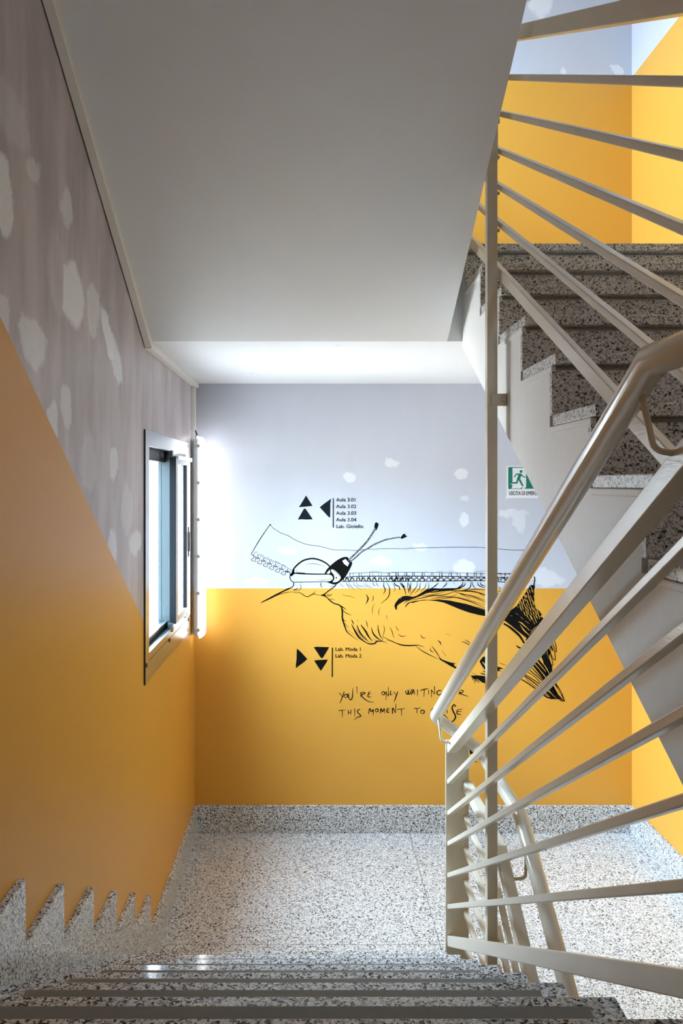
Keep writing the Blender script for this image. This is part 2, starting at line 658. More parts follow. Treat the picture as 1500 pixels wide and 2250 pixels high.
XS = .657
fr = thing('stair_flight', (1.3, 2, 0), 'granite stair flight on the right climbing away to the upper landing', 'stairs')
for k in range(-4, 6):
    y, z = nose_right(k)
    if k < 5:
        MB().box(XS - .002, XR - .003, y, y + .325, z - .03, z).build('tread', M['granite_face'], fr, bevel=.003)
    else:
        MB().box(XS - .002, XR - .003, y, 3.31, z - .03, z).build('tread', M['granite_face'], fr, bevel=.003)
    zb = nose_right(k - 1)[1] if k > -4 else Z0L
    MB().box(XS - .001, XR - .003, y + .034, y + .054, zb, z - .043).build('riser', M['granite_face'], fr)
soff = lambda y: EYE + .3534 + .5625 * (y - 2.954)
saw = [(3.441, CEIL), (.63, soff(.63))]
saw = [(.636, Z0L - .30)] + [(1.02, soff(1.02)), (3.401, soff(3.401)), (3.401, nose_right(5)[1] - .031), (nose_right(5)[0] + .056, nose_right(5)[1] - .031)]
for k in range(5, -5, -1):
    y, z = nose_right(k)
    zb = nose_right(k - 1)[1] - .0305 if k > -4 else Z0L
    if k < 5:
        saw.append((y + .056, z - .0305))
    saw.append((y + .056, zb))
MB().prism(saw, XS, XR - .003).build('stair_slab', M['plaster'], fr)
# thin rendered lip that follows the stone edge on the well side
for k in range(-3, 5):
    y, z = nose_right(k)
    MB().box(XS - .004, XS + .01, y + .03, y + .33, z - .047, z - .0305).build('render_lip', M['plaster'], fr, bevel=.003)

XUL = .590
fu = thing('stair_flight', (0, 1.5, CEIL), 'underside of the stair flight slanting overhead, plain grey-white soffit', 'stairs')
up = lambda y: CEIL + .5585 * (3.401 - y)
saw = [(3.401, CEIL), (3.401, ZUP - .031)]
for k in range(0, 10):
    y = 3.30 - GO * k
    saw += [(y, ZUP - .031 + RISE * k), (y, ZUP - .031 + RISE * (k + 1))]
saw += [(.30, ZUP - .031 + RISE * 10), (.30, up(.30))]
MB().prism(saw, XL + .003, XUL).build('stair_slab', M['soffit'], fu)
tag(MB().box(XL, XR, YR, .30, up(.30) - .02, ZUP - .031 + RISE * 10).build('ceiling', M['soffit']),
    'ceiling over the landing nearest the camera', 'ceiling', kind='structure')

fd = thing('stair_flight', (1.3, 2, -1.6), 'stair flight going down from the lower landing behind the railing bars', 'stairs')
for k in range(0, 9):
    y, z = 3.08 - GO * k, -RISE * (k + 1)
    MB().box(.66, XR - .003, y - .30, y + .02, z - .03, z).build('tread', M['granite'], fd)
    MB().box(.66, XR - .003, y, y + .02, z, z + RISE - .03).build('riser', M['granite_face'], fd)

# ------------------------------------------------------------------ railings
XB = .565
rl = thing('stair_railing', (.575, 2.2, .4), 'cream metal railing of slanting bars descending beside the foreground stairs', 'railing')
YP, YN = 3.257, 1.1794
YBEND = 1.172


def lower_bar(zn, zp, h, w):
    s = (zp - zn) / (YP - YN)
    zb = zn + s * (YBEND - YN)
    path = [(YP, EYE + zp), (YBEND, EYE + zb), (.455, EYE + zb)]
    return MB().bar(path, XB, XB + w, h).build('rail_bar', M['enamel'], rl, bevel=.0025)


for zn, zp, h, w in ((.0495, -1.1167, .040, .040), (-.0885, -1.259, .0185, .020), (-.2197, -1.3915, .0185, .020), (-.3474, -1.520, .0185, .020),
                     (-.4823, -1.653, .0185, .020), (-.6138, -1.7853, .0185, .020), (-.7655, -1.931, .040, .020)):
    lower_bar(zn, zp, h, w)
MB().box(.559, .657, YP, YP + .010, .06, EYE - 1.083).build('end_plate', M['enamel'], rl, bevel=.003)
MB().bar([(1.17, EYE + .06), (1.17, Z0L - .03)], .585, .605, .045).build('end_post', M['enamel'], rl, bevel=.002)

XB2 = .632
rd = thing('stair_railing', (.645, 2.9, .4), 'white metal railing turning from the end plate down behind the tall post', 'railing')
for z, h, w in ((-1.275, .040, .038), (-1.411, .0185, .02), (-1.5435, .0185, .02), (-1.678, .0185, .02), (-1.8085, .0185, .02), (-1.945, .03, .02)):
    p = [(YP, EYE + z), (2.68, EYE + z), (1.3, EYE + z - .5616 * 1.38)]
    MB().bar(p, XB2, XB2 + w, h).build('rail_bar', M['enamel'], rd, bevel=.0025)

ru = thing('stair_railing', (.645, 2.2, EYE + .7), 'beige metal railing of bars climbing beside the right-hand stairs', 'railing')


def upper_bar(y0, z0, y1, z1, h, w):
    s = (z1 - z0) / (y1 - y0)
    f = lambda y: EYE + z0 + s * (y - y0)
    return MB().bar([(.455, f(.455)), (3.257, f(3.257))], XB2, XB2 + w, h).build('rail_bar', M['enamel'], ru, bevel=.0025)


for a in ((2.344, 1.375, 1.589, .9725, .042, .04), (2.468, 1.300, 1.3193, .6877, .0185, .02), (2.581, 1.2354, 1.3193, .560, .0185, .02),
          (2.632, 1.134, 1.3193, .433, .0185, .02), (2.632, 1.011, 1.3193, .309, .0185, .02), (2.632, .884, 1.4634, .257, .0185, .02),
          (2.6127, .7057, 1.906, .325, .037, .02)):
    upper_bar(*a)
MB().box(.559, .657, YP, YP + .010, ZUP + .05, EYE + 1.88).build('end_plate', M['enamel'], ru, bevel=.003)

MB().box(.559, .657, .445, .455, Z0L - .02, EYE + .41).build('end_plate', M['enamel'], ru, bevel=.003)

# tall square post standing in the well
po = thing('railing_post', (.6085, 2.6375, -1.2), 'tall square cream post rising through the stairwell gap between the railings', 'post')
MB().box(.591, .626, 2.62, 2.655, ZLOW, EYE + 1.437).build('post_tube', M['enamel'], po, bevel=.002)
MB().box(.5895, .6275, 2.6185, 2.6565, EYE + 1.10, EYE + 1.62).build('post_sleeve', M['enamel'], po, bevel=.002)
c = MB().box(.603, .657, 2.6165, 2.620, EYE + .264, EYE + .306).box(.6535, .657, 2.6165, 2.66, EYE + .264, EYE + .306)
c = c.build('clamp', M['enamel'], po, bevel=.0015)
MB().disc((.6535, 2.636, EYE + .285), (-1, 0, 0), .008, .006).disc((.645, 2.6165, EYE + .285), (0, -1, 0), .006, .004).build('bolt', M['steel'], c)
for z in (1.375 - .12, 1.2627, 1.134, 1.011, .884):
    MB().tube([(.6255, 2.6375, EYE + z - .018), (XB2 + .004, 2.6375, EYE + z - .018)], .006, 10).build('peg', M['enamel'], po)
for z in (-1.275, -1.411, -1.5435, -1.678, -1.8085):
    MB().tube([(.6255, 2.6375, EYE + z - .008), (XB2 + .004, 2.6375, EYE + z - .02)], .006, 10).build('peg', M['enamel'], po)

# handrail tube: along the landing, down the left flight, across the well, down the right flight
hr = thing('handrail', (.515, 2.2, EYE - .4), 'round cream handrail tube bending over the railing in front', 'handrail')
XT, XT2 = .515, .700
zl = lambda y: EYE - .5805 - .5616 * (y - 2.541)
pts = [(XT, .45, zl(1.172)), (XT, 1.172, zl(1.172)), (XT, 3.262, zl(3.262)), (XT2, 3.262, EYE - 1.122), (XT2, 2.60, EYE - 1.122), (XT2, 1.25, EYE - 1.122 - .5616 * 1.35)]
MB().tube(fillet(pts, {2: .035, 3: .05}, 7), .0243, 28).build('tube', M['tube_enamel'], hr)


def bracket(pts):
    MB().tube(fillet(pts, .018, 6), .0053, 12).build('bracket', M['tube_enamel'], hr)


zb = zl(1.215)
bracket([(XT + .002, 1.215, zb - .02), (.536, 1.215, EYE + .052), (XB + .004, 1.215, EYE + .048)])
bracket([(XT + .002, 3.19, zl(3.19) - .02), (.530, 3.19, EYE - 1.066), (XB + .006, 3.19, EYE - 1.072)])
bracket([(XT2 + .012, 2.585, EYE - 1.145), (XT2 + .012, 2.585, EYE - 1.322), (XB2 + .034, 2.585, EYE - 1.325)])
bracket([(XT2, 1.9, EYE - 1.53), (XT2, 1.9, EYE - 1.72), (XB2 + .034, 1.9, EYE - 1.72)])

hu = thing('handrail', (.70, 2.2, EYE + 1.4), 'round handrail tube above the upper right railing, only its end showing', 'handrail')
fz = lambda y: EYE + 1.375 + .533 * (y - 2.344) + .135
MB().tube([(XT2, .45, fz(.45)), (XT2, 3.2, fz(3.2))], .0243, 24).build('tube', M['tube_enamel'], hu)
for y in (1.0, 2.9):
    MB().tube(fillet([(XT2, y, fz(y) - .02), (XT2 - .01, y, fz(y) - .135), (XB2 + .036, y, fz(y) - .135)], .018), .0053, 12).build('bracket', M['tube_enamel'], hu)


# ------------------------------------------------------------------ window
def make_window():
    w = thing('window_1', (XL, (WY0 + WY1) / 2, WZ0), 'grey metal window with two sashes in the left wall', 'window', kind='structure')
    F = XL + .008
    iy0, iy1, iz0, iz1 = 3.457, 4.520, EYE - .757, EYE + .169
    m = MB()
    m.box(XL - .005, F, WY0, iy0, WZ0, WZ1).box(XL - .005, F, iy1, WY1, WZ0, WZ1)
    m.box(XL - .005, F, iy0, iy1, iz1, WZ1).box(XL - .005, F, iy0, iy1, EYE - .791, iz0)
    m.box(XL - .004, F - .001, iy0, iy1, WZ0, EYE - .795)
    m.build('frame', M['frame'], w, bevel=.0012)
    m = MB()
    a, c = XL - .082, XL - .004
    m.box(a, c, iy0 - .02, iy0, iz0 - .02, iz1 + .02).box(a, c, iy1, iy1 + .02, iz0 - .02, iz1 + .02)
    m.box(a, c, iy0, iy1, iz1, iz1 + .02).box(a, c, iy0, iy1, iz0 - .02, iz0)
    m.build('box_frame', M['sash_dark'], w)
    m = MB()
    a, c = XL - .165, XL - .083
    m.box(a, c, oy0, iy0, oz0, oz1).box(a, c, iy1, oy1, oz0, oz1)
    m.box(a, c, iy0, iy1, iz1, oz1).box(a, c, iy0, iy1, oz0, iz0)
    m.build('outer_reveal', M['plaster'], w)
    # near sash, set back in the outer track
    x0, x1 = XL - .075, XL - .036
    s = MB()
    ym = 4.060
    s.box(x0, x1, iy0, iy0 + .05, iz0, iz1).box(x0, x1, iy0 + .05, ym, iz0, EYE - .724).box(x0, x1, iy0 + .05, ym, EYE + .112, iz1)
    sa = s.build('sash', M['sash_dark'], w, bevel=.001)
    MB().box(x0, XL - .012, ym, ym + .035, iz0, iz1).build('stile', M['sash'], sa, bevel=.001)
    MB().box(XL - .058, XL - .054, iy0 + .05, ym, EYE - .724, EYE + .112).build('pane', M['glass'], sa)
    MB().box(x1, x1 + .006, iy0 + .05, ym, EYE - .733, EYE - .724).build('bead', M['frame'], sa)
    # far sash, standing proud of the wall in the inner track
    x0, x1 = XL - .010, XL + .022
    ys = 4.052
    s = MB()
    s.box(x0, x1, ys + .003, ys + .062, iz0 + .02, EYE + .140).box(x0, x1, 4.400, iy1, iz0 - .008, EYE + .140)
    s.box(x0, x1, ys + .062, 4.400, iz0 + .02, EYE - .703).box(x0, x1, ys + .062, 4.400, EYE + .104, EYE + .140)
    sa = s.build('sash', M['sash_light'], w, bevel=.001)
    MB().box(x0, x1 - .001, ys, ys + .003, iz0 + .02, EYE + .142).build('stile_edge', M['edge_dark'], sa)
    MB().box(XL + .002, XL + .006, ys + .062, 4.400, EYE - .703, EYE + .104).build('pane', M['glass'], sa)
    MB().box(XL + .006, x1 - .002, 4.372, 4.400, EYE - .703, EYE + .104).build('gasket', M['edge_dark'], sa)
    MB().box(XL + .010, XL + .034, 4.055, 4.515, EYE + .1265, EYE + .148).build('head_bar', M['frame'], sa, bevel=.001)
    h = MB().box(x1, x1 + .004, 4.455, 4.478, EYE - .42, EYE - .25).box(x1 + .004, x1 + .009, 4.462, 4.471, EYE - .39, EYE - .28)
    h.build('handle', M['steel'], sa, bevel=.001)
    # middle mullion and drain caps
    MB().box(XL - .012, XL + .012, 4.000, 4.036, iz1 - .030, iz1 + .004).build('track_block', M['sash_dark'], w)
    MB().box(XL - .012, XL + .012, 4.000, 4.036, iz0 - .012, iz0 + .030).build('track_block', M['sash_dark'], w)
    for y in (WY0 + .012, 3.945, 4.548):
        MB().disc((F - .002, y, EYE - .800), (1, 0, 0), .010, .006, 14).build('drain_cap', M['black'], w)
    m = MB().box(XL - .004, F - .0005, WY0 - .0035, WY0, WZ0 - .004, WZ1)
    m.build('edge_seal', M['black'], w)
    return w


win = make_window()
w2 = copy_tree(win)  # unseen upper window, added to bring daylight to the upper walls
w2.location.z += STOREY
w2['label'] = 'unseen copy of the window, added on the upper landing for more daylight'


# ------------------------------------------------------------------ wall lamp and cable trunking
def make_lamp():
    y0, y1, z0, z1 = 4.655, 4.757, EYE - .935, EYE + .283
    f = thing('wall_lamp', (XL + .04, 4.706, z0), 'upright glowing fluorescent batten lamp in the corner beside the window', 'lamp')
    MB().box(XL + .018, XL + .052, y0 + .006, y1 - .006, z0 + .012, z1 - .012).build('lamp_body', M['fixture'], f, bevel=.008, segs=3)
    d = []
    for t in range(13):
        a = math.pi * t / 12
        d.append(((y0 + y1) / 2 - math.cos(a) * .049, math.sin(a) * .036))
    mb = MB()
    rings = []
    for z, k in ((z0, .35), (z0 + .012, .75), (z0 + .03, 1), (z1 - .03, 1), (z1 - .012, .75), (z1, .35)):
        rings.append([mb.bm.verts.new((XL + .052 + h * k, 4.706 + (y - 4.706) * (.7 + .3 * k), z)) for y, h in d])
    for a, bb in zip(rings, rings[1:]):
        for j in range(len(a) - 1):
            q = mb.bm.faces.new((a[j], a[j + 1], bb[j + 1], bb[j]))
            q.smooth = True
        mb.bm.faces.new((a[-1], a[0], bb[0], bb[-1]))
    mb.bm.faces.new(rings[0])
    mb.bm.faces.new(rings[-1])
    mb.build('diffuser', M['tube'], f)
    for i in range(6):
        z = z1 - .055 - i * .2225
        MB().box(XL + .034, XL + .058, y0 + .001, y0 + .010, z - .011, z + .011).build('clip', M['fixture'], f, bevel=.003)
    for z in (EYE + .09, EYE - .77):
        MB().box(XL, XL + .019, 4.690, 4.722, z - .016, z + .016).build('mounting_bracket', M['steel'], f, bevel=.002)
    MB().disc((XL + .034, 4.70, z1 - .014), (0, 0, 1), .011, .026).build('cable_gland', M['fixture'], f)
    MB().tube(fillet([(XL + .034, 4.70, z1 + .010), (XL + .034, 4.70, z1 + .018), (XL + .014, 4.745, EYE + .335)], .006), .0042, 10).build('cable', M['black'], f)
    return f


lamp = make_lamp()
l2 = copy_tree(lamp)  # unseen lamp copy, added to brighten the upper landing
l2.location.z += STOREY
l2['label'] = 'unseen copy of the batten lamp, added to brighten the upper landing'
l3 = copy_tree(lamp)  # lamp added behind the camera to lift the ambient light
l3.location = (.35, YR + .040, Z0L + 1.15)
l3.rotation_euler = (0, 0, math.radians(90))
l3['label'] = 'unseen batten lamp added on the rear wall to brighten the near landing'
l4 = copy_tree(l3)  # second added rear lamp, brightens the soffit and foreground
l4.location.x = 1.45
l4['label'] = 'second unseen batten lamp added by the right corner of the rear wall for brightness'
for o_ in (lamp, l2, l3, l4):
    o_['group'] = 'fluorescent batten lamps of the stairwell'  # one visible lamp and its three added copies

tr = thing('cable_trunking', (XL + .012, 4.7, EYE + .33), 'white plastic cable trunking running under the soffit and down to the corner lamp', 'trunking')
d = .033
MB().box(XL, XL + .020, 4.715, 4.752, EYE + .325, CEIL - d).build('vertical_run', M['trunking'], tr, bevel=.0015)
MB().box(XL, XL + .016, 4.700, 4.714, EYE - .92, EYE + .315).build('lit_wall_strip', M['trunking'], tr, bevel=.0015)  # pale strip added for the wall lit between shadows beside the lamp
MB().box(XL, XL + d, 3.39, YB - .06, CEIL - d, CEIL - .0005).build('level_run', M['trunking'], tr, bevel=.0015)
n = Vector((.5585, 1)).normalized()
p0, p1 = Vector((3.405, CEIL)), Vector((.36, up(.36)))
off = lambda p, a: (p.x - n.x * a, p.y - n.y * a)
q = MB().prism([off(p0, .0005), off(p1, .0005), off(p1, d), off(p0, d)], XL + .004, XL + d).build('sloping_run', M['trunking'], tr, bevel=.0015)
MB().prism([off(p0, .010), off(p1, .010), off(p1, .0125), off(p0, .0125)], XL + d - .001, XL + d + .0015).build('cover_ridge', M['trunking'], q)

# ------------------------------------------------------------------ painted drawing and lettering on the back wall
SHEET = {1: (540, 1130, 7.5), 2: (700, 1130, 7.5), 3: (860, 1230, 6.818), 4: (720, 1280, 8.333), 5: (880, 1380, 6.818),
         6: (1060, 1230, 7.5), 7: (1080, 1380, 8.333), 8: (730, 1490, 4.545), 9: (860, 1180, 3.571), 10: (930, 1500, 6.0), 0: (0, 0, 1.0)}


class Drawing:
    """brush strokes and filled shapes of wall paint, one mesh per part"""

    def __init__(self, layer=0):
        self.bm = bmesh.new()
        self.y = YB - .0009 - .0006 * layer

    def pt(self, sheet, p):
        ox, oy, k = SHEET[sheet]
        x, z = on_wall(ox + p[0] / k, oy + p[1] / k)
        return Vector((x, z))

    @staticmethod
    def smooth(P, n=5):
        if len(P) < 3:
            return P
        out = []
        for i in range(len(P) - 1):
            a = P[i - 1] if i else P[0] * 2 - P[1]
            b, c = P[i], P[i + 1]
            e = P[i + 2] if i + 2 < len(P) else P[-1] * 2 - P[-2]
            for j in range(n):
                t = j / n
                out.append(0.5 * (2 * b + (c - a) * t + (2 * a - 5 * b + 4 * c - e) * t * t + (3 * b - a - 3 * c + e) * t ** 3))
        out.append(P[-1])
        return out

    def s(self, sheet, pts, w, t0=.35, t1=.25, curve=True):
        P = [self.pt(sheet, p) for p in pts]
        if curve:
            P = self.smooth(P)
        w = w / SHEET[sheet][2] * S
        L = [0]
        for a, b in zip(P, P[1:]):
            L.append(L[-1] + (b - a).length)
        tot = L[-1] or 1
        A, B = [], []
        for i, p in enumerate(P):
            d = (P[min(i + 1, len(P) - 1)] - P[max(i - 1, 0)])
            d = d.normalized() if d.length else Vector((1, 0))
            nn = Vector((-d.y, d.x))
            u = L[i] / tot
            k = t0 + (1 - t0) * min(1, u / .35) if u < .35 else (t1 + (1 - t1) * min(1, (1 - u) / .4) if u > .6 else 1)
            h = max(.0007, w * k / 2)
            A.append(self.bm.verts.new((*[(p + nn * h).x], self.y, (p + nn * h).y)))
            B.append(self.bm.verts.new(((p - nn * h).x, self.y, (p - nn * h).y)))
        for i in range(len(P) - 1):
            try:
                self.bm.faces.new((A[i], A[i + 1], B[i + 1], B[i]))
            except ValueError:
                pass
        return self

    def line(self, sheet, pts, w):
        return self.s(sheet, pts, w, .9, .9)

    def fill(self, sheet, pts, curve=False):
        P = [self.pt(sheet, p) for p in pts]
        if curve:
            P = self.smooth(P + [P[0]], 4)[:-1]
        vs = [self.bm.verts.new((p.x, self.y, p.y)) for p in P]
        self.bm.faces.new(vs)
        return self

    def ellipse(self, sheet, c, rx, ry, ang=0, seg=14):
        ca, sa = math.cos(ang), math.sin(ang)
        return self.fill(sheet, [(c[0] + rx * math.cos(t) * ca - ry * math.sin(t) * sa, c[1] + rx * math.cos(t) * sa + ry * math.sin(t) * ca)
                                 for t in (2 * math.pi * i / seg for i in range(seg))])

    def build(self, name, mat, parent):
        self.bm.normal_update()
        bmesh.ops.triangulate(self.bm, faces=[f for f in self.bm.faces if len(f.verts) > 4])
        for f in self.bm.faces:
            f.normal_update()
            if f.normal.y > 0:
                f.normal_flip()
        me = bpy.data.meshes.new(name)
        self.bm.to_mesh(me)
        self.bm.free()
        o = bpy.data.objects.new(name, me)
        COL.objects.link(o)
        me.materials.append(mat)
        o.parent = parent
        o.matrix_parent_inverse = Matrix.Translation(-parent_world(parent))
        return o


mu = thing('wall_mural', (.9, YB, 1.2), 'black line drawing of a long-billed bird pulling a zip across the back wall', 'mural')

# zip tape outline
D = Drawing()
D.s(1, [(405, 162), (300, 310), (190, 480), (85, 660)], 13, .8, .7)
D.line(1, [(400, 160), (440, 220), (500, 260), (580, 310), (700, 355), (800, 415), (900, 460), (1020, 500), (1200, 525), (1300, 548), (1420, 580), (1540, 588)], 8)
D.ellipse(1, (402, 172), 9, 14)
D.line(2, [(330, 586), (480, 588), (620, 596), (800, 575), (900, 578), (1000, 570), (1200, 563), (1380, 570), (1500, 560)], 7)
D.line(9, [(140, 87), (330, 83), (560, 79), (740, 84), (900, 99), (1050, 102)], 3.6)
D.build('tape_outline', M['ink_blue'], mu)

# zip teeth
D = Drawing()
D.line(1, [(85, 655), (120, 678), (160, 700)], 9)
D.line(1, [(185, 650), (350, 730), (520, 800), (640, 855), (770, 930)], 6)
D.line(1, [(120, 680), (140, 640), (165, 620), (190, 628)], 6)
for a, c in (((240, 655), (295, 680)), ((345, 712), (380, 722)), ((410, 745), (430, 748)), ((480, 770), (555, 805)), ((590, 825), (660, 860))):
    D.line(1, [a, c], 4)
for i in range(6):
    dx, dy = 98 * i, 45 * i
    sh = lambda L: [(x + dx, y + dy) for x, y in L]
    D.line(1, sh([(118, 680), (132, 715), (90, 742), (98, 760), (150, 776), (166, 745), (150, 735), (170, 715)]), 8)
    D.line(1, sh([(160, 702), (190, 730), (210, 722), (222, 735)]), 12)
    D.line(1, sh([(200, 670), (196, 700), (212, 728)]), 9)
    D.line(1, sh([(248, 695), (240, 728)]), 5)
D.line(1, [(640, 940), (700, 945), (730, 975), (722, 1005)], 10)
D.build('zip_teeth', M['ink_blue'], mu)
# right-hand chain
D = Drawing()
D.line(2, [(500, 970), (700, 965), (900, 955), (1100, 963), (1300, 955), (1500, 955)], 7)
D.line(2, [(840, 945), (940, 942), (1030, 946)], 3)
D.line(2, [(440, 1042), (600, 1025), (900, 1020), (1200, 1020), (1500, 1016)], 13)
D.line(2, [(380, 1106), (700, 1100), (1100, 1106), (1500, 1104)], 14)
for x in (515, 565, 665, 705, 840, 890, 985, 1030, 1140, 1165, 1275, 1305, 1415, 1445):
    D.line(2, [(x, 962 + random.uniform(0, 8)), (x + random.uniform(-6, 6), 1022)], random.choice((6, 8, 11)))
x = 400
i = 0
while x < 1520:
    b_ = random.uniform(12, 22)
    D.line(2, [(x, 1030), (x + b_, 1050), (x + b_ * .4, 1072), (x - b_ * .6, 1100)] if i % 2 else [(x, 1028), (x - b_, 1052), (x + b_ * .2, 1075), (x + b_, 1100)], random.uniform(9, 17))
    D.ellipse(2, (x + 4, 1064), 9, 13)
    x += random.uniform(36, 52)
    i += 1
D.line(3, [(0, 186), (300, 186), (600, 190), (900, 195), (1200, 200), (1400, 205), (1700, 212), (1960, 214)], 6.5)
D.line(3, [(0, 245), (400, 245), (800, 248), (1200, 255), (1420, 260), (1700, 270), (1960, 275)], 12)
D.line(3, [(0, 320), (400, 322), (800, 318), (1200, 312), (1420, 316), (1700, 335), (1960, 345)], 12)
for a, c in (((495, 172), (530, 168)), ((680, 172), (770, 176)), ((860, 178), (920, 172)), ((1250, 175), (1410, 168))):
    D.line(3, [a, c], 4)
for x in (65, 95, 195, 225, 315, 340, 460, 490, 595, 620, 720, 755, 860, 890, 985, 1025, 1125, 1140, 1240, 1265, 1330, 1355, 1480, 1560, 1640, 1700, 1790):
    D.line(3, [(x, 192), (x + random.uniform(-6, 6), 246)], random.choice((7, 9, 12)))
x = 20
i = 0
while x < 1960:
    b_ = random.uniform(10, 20)
    D.line(3, [(x, 252), (x + b_, 275), (x - b_, 295), (x, 318)] if i % 2 else [(x, 252), (x - b_, 272), (x + b_, 296), (x - 4, 318)], random.uniform(9, 16))
    x += random.uniform(38, 55)
    i += 1
D.line(6, [(850, 275), (858, 340), (845, 400), (855, 455)], 18)
D.line(6, [(245, 222), (370, 232), (485, 222)], 12)
D.line(6, [(810, 345), (850, 345)], 8)
D.build('zip_teeth', M['ink'], mu)

# zip slider, pull and the dome over it
D = Drawing()
D.line(1, [(765, 975), (785, 905), (850, 830), (940, 765), (1040, 735), (1120, 730), (1220, 755), (1320, 805), (1385, 862)], 26)
D.s(1, [(980, 835), (1050, 815), (1150, 818), (1250, 845), (1308, 872)], 7)
D.line(1, [(735, 1000), (800, 972), (900, 978), (1150, 986), (1330, 985)], 20)
D.line(1, [(745, 978), (850, 965), (980, 972)], 14)
D.fill(1, [(735, 985), (765, 945), (800, 900), (800, 975), (765, 1015), (735, 1022)])
D.line(1, [(735, 995), (725, 1040), (745, 1090), (785, 1120)], 15)
D.line(1, [(780, 1120), (1000, 1115), (1360, 1110)], 11)
D.line(1, [(1320, 985), (1400, 992), (1440, 1035), (1432, 1080), (1385, 1110)], 18)
D.s(1, [(1170, 1078), (1300, 1082), (1380, 1070), (1395, 1045)], 6)
D.s(1, [(838, 955), (836, 935), (858, 918)], 5)
D.fill(2, [(95, 978), (130, 912), (200, 838), (300, 758), (400, 708), (470, 704), (500, 740), (547, 792), (540, 845), (480, 965), (420, 1055), (330, 1132),
           (262, 1158), (185, 1138), (130, 1108), (215, 1100), (240, 1050), (215, 1003), (160, 985)], True)
slider = D.build('zip_slider', M['ink'], mu)
D = Drawing(1)
D.fill(2, [(388, 766), (440, 735), (470, 770), (502, 802), (476, 860), (415, 815)])
D.fill(2, [(128, 972), (180, 914), (190, 960), (168, 982)])
D.fill(2, [(200, 910), (240, 912), (300, 955), (358, 1025), (350, 1072), (300, 1112), (232, 1116), (258, 1060), (246, 995), (210, 950)], True)
D.build('slider_highlight', M['primer_gap'], slider)
D = Drawing(2)
D.line(2, [(225, 915), (300, 965), (350, 1030)], 6)
D.line(2, [(258, 998), (300, 990)], 5)
D.ellipse(2, (290, 1045), 12, 14)
D.line(2, [(290, 1050), (305, 1080)], 5)
D.line(2, [(245, 1085), (275, 1095)], 5)
D.build('slider_detail', M['ink'], slider)


def rope(name, path, w, tassel):
    D = Drawing()
    D.line(2, path, w)
    D.fill(2, tassel, True)
    o = D.build(name, M['ink'], mu)
    G = Drawing(1)
    P = Drawing.smooth([Vector(p) for p in path], 12)
    acc = 0
    for a, c in zip(P, P[1:]):
        acc += (c - a).length
        if acc > 24:
            acc = 0
            dd = (c - a).normalized()
            m_ = (a + c) / 2
            G.ellipse(2, (m_.x, m_.y), random.uniform(6, 10), random.uniform(3.2, w * .26), math.atan2(dd.y, dd.x) + random.uniform(.2, .6), 8)
    G.build('rope_strands', M['primer_gap'], o)


rope('pull_cord', [(478, 770), (540, 710), (640, 612), (720, 530), (800, 440), (860, 350), (910, 270), (938, 215)], 27,
     [(925, 150), (945, 132), (985, 160), (970, 215), (945, 262), (922, 235), (915, 200)])
rope('pull_cord', [(500, 790), (580, 735), (650, 672), (720, 612), (800, 568), (900, 505), (1000, 460), (1100, 420), (1200, 400), (1280, 385), (1350, 378)], 22,
     [(1345, 392), (1370, 350), (1400, 322), (1428, 330), (1430, 350), (1458, 362), (1430, 378), (1400, 392), (1365, 405)])

# bird: head, beak and body outline
D = Drawing()
D.s(1, [(780, 1120), (788, 1160), (760, 1200), (690, 1232), (590, 1282)], 15, .9, .9)
D.fill(1, [(735, 1208), (690, 1218), (590, 1268), (480, 1322), (370, 1382), (272, 1435), (235, 1468), (300, 1440), (410, 1392), (510, 1340), (610, 1282), (720, 1232)])
D.s(1, [(490, 1345), (600, 1305), (700, 1283), (800, 1278)], 11)
D.s(1, [(905, 1125), (895, 1160), (910, 1205), (880, 1248), (800, 1280)], 9)
D.s(1, [(770, 1246), (820, 1242), (862, 1212)], 17)
D.s(1, [(1245, 1118), (1232, 1160), (1256, 1218)], 13)
D.s(1, [(780, 1280), (830, 1298), (880, 1290), (930, 1315), (980, 1350), (1030, 1355), (1100, 1315), (1170, 1325), (1260, 1338)], 13)
D.s(1, [(1030, 1352), (1070, 1330), (1105, 1315), (1150, 1265)], 13, .3, .1)
D.s(1, [(1235, 1338), (1290, 1320), (1350, 1270), (1400, 1235), (1460, 1190), (1490, 1150)], 17, .8, .8)
D.fill(1, [(1225, 1332), (1270, 1318), (1310, 1295), (1300, 1330), (1340, 1375), (1280, 1350)])
for L in ([(1300, 1310), (1350, 1270), (1400, 1232)], [(1290, 1338), (1350, 1330), (1425, 1322)], [(1300, 1350), (1370, 1310)], [(1320, 1370), (1380, 1345), (1425, 1322)],
          [(1360, 1395), (1420, 1398), (1470, 1412)], [(1390, 1195), (1450, 1180), (1480, 1160)]):
    D.s(1, L, 8, .8, .1)
D.s(1, [(1280, 1340), (1340, 1378), (1390, 1422), (1450, 1465), (1530, 1492)], 14, .8, .8)
D.s(4, [(0, 298), (60, 350), (120, 385), (210, 412), (255, 470), (265, 560), (265, 650), (290, 740), (320, 830), (350, 900), (430, 970), (500, 1020), (560, 1056)], 27, .45, .1)
